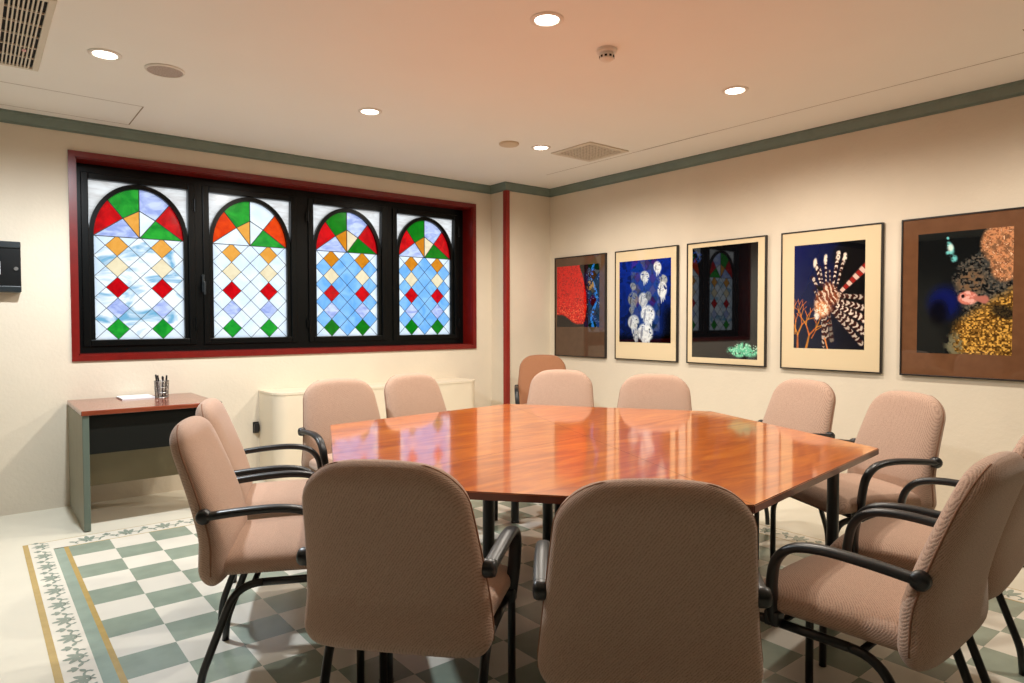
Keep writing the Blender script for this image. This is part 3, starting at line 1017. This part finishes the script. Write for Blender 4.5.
# long slotted grille, upper left
t = thing('slot_grille', 'long white slotted air grille on the ceiling at the upper left corner', 'air grille', (0.222, 4.04, ZC))
GX, GYL = 0.145, 1.02
bm = bmesh.new()
fx0, fx1 = -0.115, 0.100
box(bm, fx0, -0.078, -0.52, 0.52, -0.012, 0.0, bev=0.003); box(bm, 0.070, fx1, -0.52, 0.52, -0.012, 0.0, bev=0.003)
box(bm, -0.078, 0.070, -0.52, -0.49, -0.012, 0.0); box(bm, -0.078, 0.070, 0.49, 0.52, -0.012, 0.0)
obj('frame', bm, M['vent_paint'], t)
bm = bmesh.new()
for k in range(8):
    x = -0.078 + (k + 1) * 0.148 / 9
    box(bm, x - 0.0034, x + 0.0034, -0.49, 0.49, -0.011, -0.001)
for yv in (-0.33, -0.165, 0.0, 0.165, 0.33):
    box(bm, -0.078, 0.070, yv - 0.003, yv + 0.003, -0.0098, -0.001)
obj('blade', bm, M['vent_paint'], t)
bxo('dark_plenum', (-0.078, 0.070, -0.49, 0.49, -0.0014, -0.0006), M['dark_gap'], t)
bxo('pink_tag', (0.012, 0.030, 0.19, 0.225, -0.0125, -0.0112), M['pink_tag'], t)

# square vent near the corner
t = thing('square_vent', 'square ceiling air vent beside the downlight near the far corner', 'air vent', (3.99, 3.93, ZC))
bm = bmesh.new()
h = 0.225
for a, b in ((h, 0.19),):
    box(bm, -a, a, -a, -b, -0.010, 0, bev=0.003); box(bm, -a, a, b, a, -0.010, 0, bev=0.003)
    box(bm, -a, -b, -b, b, -0.010, 0, bev=0.003); box(bm, b, a, -b, b, -0.010, 0, bev=0.003)
obj('frame', bm, M['vent_paint'], t)
bm = bmesh.new()
for k in range(-5, 6):
    box(bm, -0.19, 0.19, k * 0.035 - 0.0065, k * 0.035 + 0.0065, -0.0085, -0.002)
    box(bm, k * 0.035 - 0.0065, k * 0.035 + 0.0065, -0.19, 0.19, -0.0080, -0.002)
obj('louvre', bm, M['vent_paint'], t)
bxo('dark_plenum', (-0.19, 0.19, -0.19, 0.19, -0.0022, -0.0006), M['dark_gap'], t)

# thin grey strip swept along the floor by the right wall
bm = bmesh.new(); sweep(bm, smoothpath([(4.22, 1.10, 0.006), (4.235, 1.03, 0.006), (4.30, 0.96, 0.006), (4.45, 0.93, 0.006), (4.62, 0.95, 0.006), (4.795, 0.90, 0.006)], 6), 0.005, seg=8)
tag(obj('floor_strip', bm, M['strip']), 'short grey strip lying on the floor by the right wall', 'strip')

# ------------------------------------------------------------------ pictures
rng = np.random.RandomState(3)
def vnoise(h, w, cell, oct=3):
    out = np.zeros((h, w)); amp = 1.0; tot = 0
    for o in range(oct):
        c = max(1.5, cell / 2 ** o)
        gh, gw = int(h / c) + 3, int(w / c) + 3
        g = rng.rand(gh, gw)
        y = np.arange(h) / c; x = np.arange(w) / c
        yi, xi = y.astype(int), x.astype(int)
        fy, fx = (y - yi)[:, None], (x - xi)[None, :]
        fy, fx = fy * fy * (3 - 2 * fy), fx * fx * (3 - 2 * fx)
        a = g[yi][:, xi]; b = g[yi][:, xi + 1]; c_ = g[yi + 1][:, xi]; d = g[yi + 1][:, xi + 1]
        out += amp * ((a * (1 - fx) + b * fx) * (1 - fy) + (c_ * (1 - fx) + d * fx) * fy)
        tot += amp; amp *= 0.55
    return out / tot
def sstep(a, b, x):
    t = np.clip((x - a) / (b - a), 0, 1); return t * t * (3 - 2 * t)
def mixc(img, col, m):
    img[:] = img * (1 - m[..., None]) + np.array(col, float) * m[..., None]
def blob(X, Y, cx, cy, rx, ry, ang=0, soft=0.25):
    c, s = math.cos(ang), math.sin(ang)
    u = ((X - cx) * c + (Y - cy) * s) / rx; v = (-(X - cx) * s + (Y - cy) * c) / ry
    return 1 - sstep(1 - soft, 1 + soft, np.sqrt(u * u + v * v))
def segm(X, Y, x0, y0, x1, y1, w0, w1, asp):
    dx, dy = x1 - x0, (y1 - y0) * asp
    t = np.clip(((X - x0) * dx + (Y - y0) * asp * dy) / (dx * dx + dy * dy + 1e-9), 0, 1)
    d = np.hypot(X - x0 - t * dx, (Y - y0) * asp - t * dy)
    w = w0 + (w1 - w0) * t
    return (1 - sstep(w * 0.6, w * 1.15, d)), t, d

def paint(kind, w, h):
    """procedural print, x right and y down in 0..1, sRGB 0..255"""
    Y, X = np.mgrid[0:h, 0:w].astype(float); X /= w - 1; Y /= h - 1
    asp = h / w
    img = np.zeros((h, w, 3))
    n1, n2, n3 = vnoise(h, w, 22), vnoise(h, w, 7), vnoise(h, w, 3, 1)
    if kind == 'sponge':
        img[:] = (10, 10, 16)
        mixc(img, (12, 32, 92), sstep(0.45, 0.9, X) * sstep(0.40, 0.65, n1))
        mixc(img, (40, 120, 220), (np.abs(X - 0.88 + 0.05 * np.sin(Y * 9)) < 0.03) * sstep(0.4, 0.6, n2))
        mixc(img, (150, 180, 215), (n3 > 0.90) * (X > 0.7) * (n1 > 0.5))
        mixc(img, (150, 110, 50), blob(X, Y, 0.80, 0.34, 0.08, 0.09) * (n2 > 0.5))
        edge = 0.55 + 0.16 * np.sin(np.clip((Y - 0.02) / 0.85, 0, 1) * 2.2) - 0.0
        bot = 0.80 + 0.15 * sstep(0.1, 0.5, X) - 0.30 * sstep(0.62, 0.80, X)
        m = (1 - sstep(-0.015, 0.02, X - edge - 0.02 * (n1 - 0.5))) * (1 - sstep(-0.02, 0.02, Y - bot))
        red = np.stack([184 + 34 * n2, 10 + 18 * n2, 12 + 8 * n2], -1)
        img[:] = img * (1 - m[..., None]) + red * m[..., None]
        mixc(img, (236, 96, 60), m * sstep(0.62, 0.75, n3) * sstep(0.35, 0.8, Y))
        mixc(img, (110, 4, 8), m * sstep(0.60, 0.72, vnoise(h, w, 4, 2)) * 0.7)
    elif kind == 'spadefish':
        t = 1 - 0.6 * Y
        img[:] = np.stack([10 + 8 * n1, 26 + 30 * n1 * t, 60 + 95 * t * (0.4 + n1)], -1)
        mixc(img, (6, 8, 20), sstep(0.76, 0.98, X) * sstep(0.45, 0.7, Y) + sstep(0.86, 0.98, Y))
        mixc(img, (6, 10, 24), sstep(0.5, 0.66, n1) * 0.5)
        F = [(0.75, 0.10, .075, .065, .5, 1), (0.51, .20, .085, .065, .2, .92), (0.86, .25, .075, .055, .3, .7), (.84, .37, .085, .095, .1, 1), (.28, .31, .06, .04, .3, .55),
             (.28, .47, .10, .085, 0, .5), (.48, .48, .09, .085, .1, .85), (.58, .43, .06, .05, .2, .45), (.57, .66, .135, .11, .1, 1),
             (.29, .75, .11, .085, -.1, .9), (.52, .88, .15, .11, .1, 1), (.34, .91, .06, .07, .4, .8), (.25, .60, .05, .04, .2, .5)]
        for cx, cy, rx, ry, a, s in F:
            for q, ln in ((-.35, 1.7), (.15, 1.5), (.6, 1.25)):
                m2, _, _ = segm(X, Y, cx + q * rx * .5, cy + ry * .3, cx + q * rx * .8 + .01, cy + ry * ln, rx * .42, rx * .05, asp)
                mixc(img, (196 * s + 6, 200 * s + 10, 196 * s + 24), m2 * .9)
            m = blob(X, Y, cx, cy, rx, ry, a, 0.18) * sstep(.26, .42, n2 + .5 * (n1 - .4))
            mixc(img, (214 * s + 10, 216 * s + 14, 206 * s + 26), m)
            mixc(img, (150 * s, 156 * s, 160 * s + 10), m * sstep(0.50, 0.68, n2) * 0.6)
            mixc(img, (90 * s, 96 * s, 116 * s), blob(X, Y, cx - rx * .45, cy + ry * .1, rx * .14, ry * .7, .2) * .6)
            mixc(img, (30, 36, 50), blob(X, Y, cx + rx * .55, cy - ry * .35, rx * .10, ry * .10) * .9)
    elif kind == 'dark':
        img[:] = (9, 9, 11)
        mixc(img, (24, 21, 20), sstep(0.80, 0.86, Y) + 0.6 * sstep(0.82, 0.95, X))
        mixc(img, (18, 40, 90), blob(X, Y, 0.06, 0.08, 0.09, 0.06) * sstep(0.4, 0.6, n2))
        for cx, cy, rx, ry in ((.66, .93, .10, .035), (.80, .90, .10, .045), (.90, .94, .11, .04), (.74, .965, .08, .02)):
            m = blob(X, Y, cx, cy, rx, ry, 0, .4) * sstep(0.3, 0.5, n2)
            mixc(img, (96, 190, 150), m)
        mixc(img, (190, 236, 210), (blob(X, Y, .8, .92, .22, .05) > .2) * sstep(.62, .8, n3) * .8)
    elif kind == 'lionfish':
        img[:] = np.stack([7 + 4 * n1, 14 + 12 * n1 * (1 - X), 36 + 46 * (1 - X) * (1 - .6 * Y)], -1)
        mixc(img, (8, 7, 12), sstep(.50, .80, X + .25 * (n1 - .5)))
        mixc(img, (8, 12, 34), sstep(.55, .9, Y) * .6)
        def branch(x, y, a, l, wd, dep):
            x1, y1 = x + l * math.sin(a), y - l * math.cos(a) / asp
            m, _, _ = segm(X, Y, x, y, x1, y1, wd, wd * .7, asp)
            mixc(img, (214, 112 + 22 * (dep % 2), 44), m * (.6 + .4 * n2))
            if dep > 0:
                branch(x1, y1, a + rb.uniform(.2, .55), l * .78, wd * .75, dep - 1); branch(x1, y1, a - rb.uniform(.2, .55), l * .78, wd * .75, dep - 1)
        rb = random.Random(5)
        branch(.06, 1.0, .0, .20, .020, 4); branch(.19, 1.0, .22, .20, .020, 3); branch(.02, .86, .05, .18, .014, 3); branch(.27, .90, .5, .13, .011, 2)
        cx, cy = .46, .54
        # banded fin rays: (start, end, start width, end width, band frequency, brightness)
        R_ = [((.40, .40), (.31, .16), .012, .030, 60, 1), ((.43, .40), (.38, .22), .010, .016, 70, .8), ((.47, .38), (.46, .12), .012, .022, 70, .9), ((.53, .38), (.52, .26), .010, .014, 70, .7),
              ((.57, .40), (.64, .10), .014, .032, 60, 1), ((.62, .42), (.73, .12), .012, .026, 60, .9), ((.38, .46), (.28, .32), .016, .028, 55, .9), ((.36, .52), (.30, .44), .012, .016, 70, .8),
              ((.60, .48), (.78, .50), .030, .022, 45, .9), ((.60, .50), (.98, .52), .030, .040, 55, .8), ((.60, .54), (1.0, .62), .034, .050, 60, .9), ((.60, .58), (1.0, .72), .034, .060, 60, 1),
              ((.58, .62), (1.0, .84), .034, .060, 60, .9), ((.56, .64), (.96, .94), .030, .040, 60, .8), ((.46, .68), (.48, .90), .028, .050, 50, .75), ((.42, .68), (.44, .98), .018, .020, 50, .8),
              ((.52, .66), (.56, .92), .020, .034, 50, .5)]
        for (x0, y0), (x1, y1), w0, w1, fr, br in R_:
            m, t, d = segm(X, Y, x0, y0, x1, y1, w0, w1, asp)
            L = math.hypot(x1 - x0, (y1 - y0) * asp)
            st = np.sin(t * L * fr * 1.5 + n2 * 6 + d * 60)
            mixc(img, (60, 22, 18), m * .85)
            mixc(img, (230 * br, 212 * br, 194 * br), m * sstep(.0, .5, st + .25 * (n3 - .5)))
        for x, y in ((.31, .16), (.64, .11), (.73, .13), (.46, .13)):
            mixc(img, (236, 224, 206), blob(X, Y, x, y + .02, .026, .045, .2, .4) * sstep(.35, .55, n2 + .15))
        m, t, _ = segm(X, Y, .68, .46, 1.02, .24, .03, .062, asp)
        st = np.sin(t * 24); mixc(img, (226, 186, 170), m * sstep(-.1, .3, st)); mixc(img, (150, 34, 30), m * sstep(-.1, .3, -st))
        mb = np.clip(blob(X, Y, .44, .56, .13, .13, .5, .25) + blob(X, Y, .54, .47, .12, .08, .6, .3), 0, 1)
        mixc(img, (150, 78, 48), mb * (.75 + .25 * n2))
        st = np.sin((X * .9 - Y * .7) * 90 + n1 * 10)
        mixc(img, (238, 214, 190), mb * sstep(.1, .6, st) * .9)
        mixc(img, (70, 24, 16), mb * sstep(.62, .75, n3) * .7)
        mixc(img, (226, 150, 96), blob(X, Y, .41, .62, .10, .07, 0, .4) * .8); mixc(img, (246, 226, 200), blob(X, Y, .41, .62, .10, .07, 0, .4) * sstep(.5, .65, n3))
        mixc(img, (12, 8, 8), blob(X, Y, .385, .425, .045, .022, .2))
        mixc(img, (238, 226, 210), blob(X, Y, .34, .69, .04, .035, 0, .4) * sstep(.35, .55, n2)); mixc(img, (214, 130, 70), segm(X, Y, .46, .90, .50, 1.0, .012, .012, asp)[0])
    else:
        img[:] = (16, 19, 20)
        mixc(img, (34, 36, 34), (1 - sstep(.2, .42, X)) * sstep(.2, .6, Y) * .8)
        mixc(img, (12, 22, 84), blob(X, Y, .30, .58, .17, .13, 0, .5)); mixc(img, (4, 5, 8), blob(X, Y, .24, .66, .10, .10, 0, .5) * .8)
        rock = sstep(.0, .10, X - (.40 + .06 * np.sin(Y * 12) + .06 * (n1 - .5)) - .25 * (1 - sstep(.1, .3, Y)))
        mixc(img, (58, 60, 58), rock * sstep(.40, .6, n2)); mixc(img, (110, 100, 88), rock * sstep(.58, .72, n3) * .8)
        mixc(img, (118, 92, 68), blob(X, Y, .58, .42, .14, .10, 0, .5) * sstep(.4, .6, n2))
        m = blob(X, Y, .88, .12, .20, .16, 0, .15) + blob(X, Y, .92, .30, .14, .12, 0, .2)
        m = np.clip(m, 0, 1)
        mixc(img, (206, 142, 98), m * (.55 + .45 * sstep(.3, .6, n2))); mixc(img, (120, 70, 44), m * sstep(.55, .7, n3) * .8); mixc(img, (236, 190, 150), m * (n3 > .82))
        m = sstep(-.08, .05, Y - (.80 - .45 * (X - .35)) - .05 * (n1 - .5)) * sstep(.34, .50, X)
        mixc(img, (150, 104, 40), m * .85); mixc(img, (226, 172, 78), m * sstep(.50, .62, n3)); mixc(img, (60, 38, 14), m * sstep(.55, .66, vnoise(h, w, 3, 1)) * .8)
        mixc(img, (20, 20, 20), blob(X, Y, .92, .66, .14, .05, .2, .4) * .8)
        mixc(img, (120, 116, 90), blob(X, Y, .42, .93, .10, .09, 0, .5) * sstep(.4, .6, n2))
        mb = blob(X, Y, .55, .545, .105, .055, 0, .15)
        mixc(img, (206, 120, 104), mb); mixc(img, (232, 176, 164), mb * sstep(.5, .7, n2)); mixc(img, (40, 20, 20), blob(X, Y, .50, .53, .018, .015))
        m2, _, _ = segm(X, Y, .64, .55, .72, .56, .03, .055, asp); mixc(img, (180, 110, 96), m2)
        for cx, cy, rx, ry in ((.35, .15, .05, .045), (.34, .11, .035, .03), (.40, .22, .035, .03), (.33, .05, .015, .012)):
            mixc(img, (110, 200, 200), blob(X, Y, cx, cy, rx, ry, .3, .4) * sstep(.3, .5, n2)); 
        mixc(img, (216, 238, 230), blob(X, Y, .36, .13, .03, .03, 0, .5))
    return np.clip(img, 0, 255)

def print_mat():
    m = bpy.data.materials.new('photo_print'); m.use_nodes = True
    nt = m.node_tree; b = nt.nodes['Principled BSDF']
    a = nd(nt, 'ShaderNodeVertexColor'); a.layer_name = 'ink'
    nt.links.new(a.outputs['Color'], b.inputs['Base Color'])
    b.inputs['Roughness'].default_value = 0.8; b.inputs['Specular IOR Level'].default_value = 0.0
    b.inputs['Coat Weight'].default_value = 1.0; b.inputs['Coat Roughness'].default_value = 0.02; b.inputs['Coat IOR'].default_value = 1.62
    return m
PM = print_mat()
M['mat_cream'] = mat('cream_mount', (222, 202, 166), rough=0.6, spec=0.0, coat=1.0, coat_rough=0.02)
M['mat_brown'] = mat('brown_mount', (112, 76, 52), rough=0.6, noise=0.15, nscale=16, spec=0.0, coat=1.0, coat_rough=0.02)
M['mat_dark'] = mat('dark_brown_mount', (92, 70, 54), rough=0.6, noise=0.12, nscale=16, spec=0.0, coat=1.0, coat_rough=0.02)
M['pic_frame'] = mat('thin_black_frame', (24, 17, 12), rough=0.35)

def picture(y1, y0, im, kind, mount, label):
    """hangs on the right wall; y1 is its left edge as seen, y0 the right edge; im = (yl, yr, z0, z1) of the print"""
    z0, z1 = 0.925, 1.945
    yc = (y0 + y1) / 2
    t = thing('framed_picture', label, 'picture', (XR, yc, z0), 0, 'framed underwater pictures on the right wall')
    def L(x, y, z): return (x - XR, y - yc, z - z0)
    bm = bmesh.new(); fw, dp = 0.010, 0.028
    def bb(a, b, c, d):
        box(bm, -dp, 0.0, a - yc, b - yc, c - z0, d - z0, bev=0.0015)
    bb(y0, y0 + fw, z0, z1); bb(y1 - fw, y1, z0, z1); bb(y0 + fw, y1 - fw, z0, z0 + fw); bb(y0 + fw, y1 - fw, z1 - fw, z1)
    obj('frame', bm, M['pic_frame'], t)
    bm = bmesh.new(); box(bm, -0.022, 0.0, y0 + fw - yc, y1 - fw - yc, z0 + fw - z0, z1 - fw - z0); obj('mount', bm, mount, t)
    yl, yr, a, b = im
    w = int((yl - yr) / 0.0027); h = int((b - a) / 0.0027)
    img = paint(kind, w, h) / 255.0
    li = np.where(img <= 0.04045, img / 12.92, ((img + 0.055) / 1.055) ** 2.4)
    jj, ii = np.mgrid[0:h, 0:w]
    co = np.stack([np.full(h * w, -0.0228), (yl - (yl - yr) * ii / (w - 1) - yc).ravel(), (b - (b - a) * jj / (h - 1) - z0).ravel()], -1)
    q = (jj[:-1, :-1] * w + ii[:-1, :-1]).ravel()
    faces = np.stack([q, q + w, q + w + 1, q + 1], -1)
    me = bpy.data.meshes.new('print'); me.from_pydata(co.tolist(), [], faces.tolist())
    at = me.color_attributes.new('ink', 'FLOAT_COLOR', 'POINT')
    at.data.foreach_set('color', np.concatenate([li.reshape(-1, 3), np.ones((h * w, 1))], 1).astype(np.float32).ravel())
    me.materials.append(PM); me.update()
    p = bpy.data.objects.new('print', me); C.objects.link(p); p.parent = t
    return t
picture(5.222, 4.497, (5.187, 4.580, 1.228, 1.850), 'sponge', M['mat_dark'], 'framed photo of a bright red sponge with dark brown mount, nearest the corner')
picture(4.376, 3.651, (4.320, 3.720, 1.090, 1.842), 'spadefish', M['mat_cream'], 'framed photo of white fish in deep blue water with a cream mount')
picture(3.552, 2.817, (3.497, 2.886, 0.980, 1.900), 'dark', M['mat_cream'], 'framed mostly black photo with pale green coral at its lower right')
picture(2.694, 1.967, (2.589, 2.080, 1.083, 1.840), 'lionfish', M['mat_cream'], 'framed photo of a striped lionfish and orange coral with a wide cream mount')
picture(1.851, 1.126, (1.750, 1.238, 1.076, 1.838), 'reef', M['mat_brown'], 'framed reef photo with pink fish in a wide brown mount at the right photo edge')
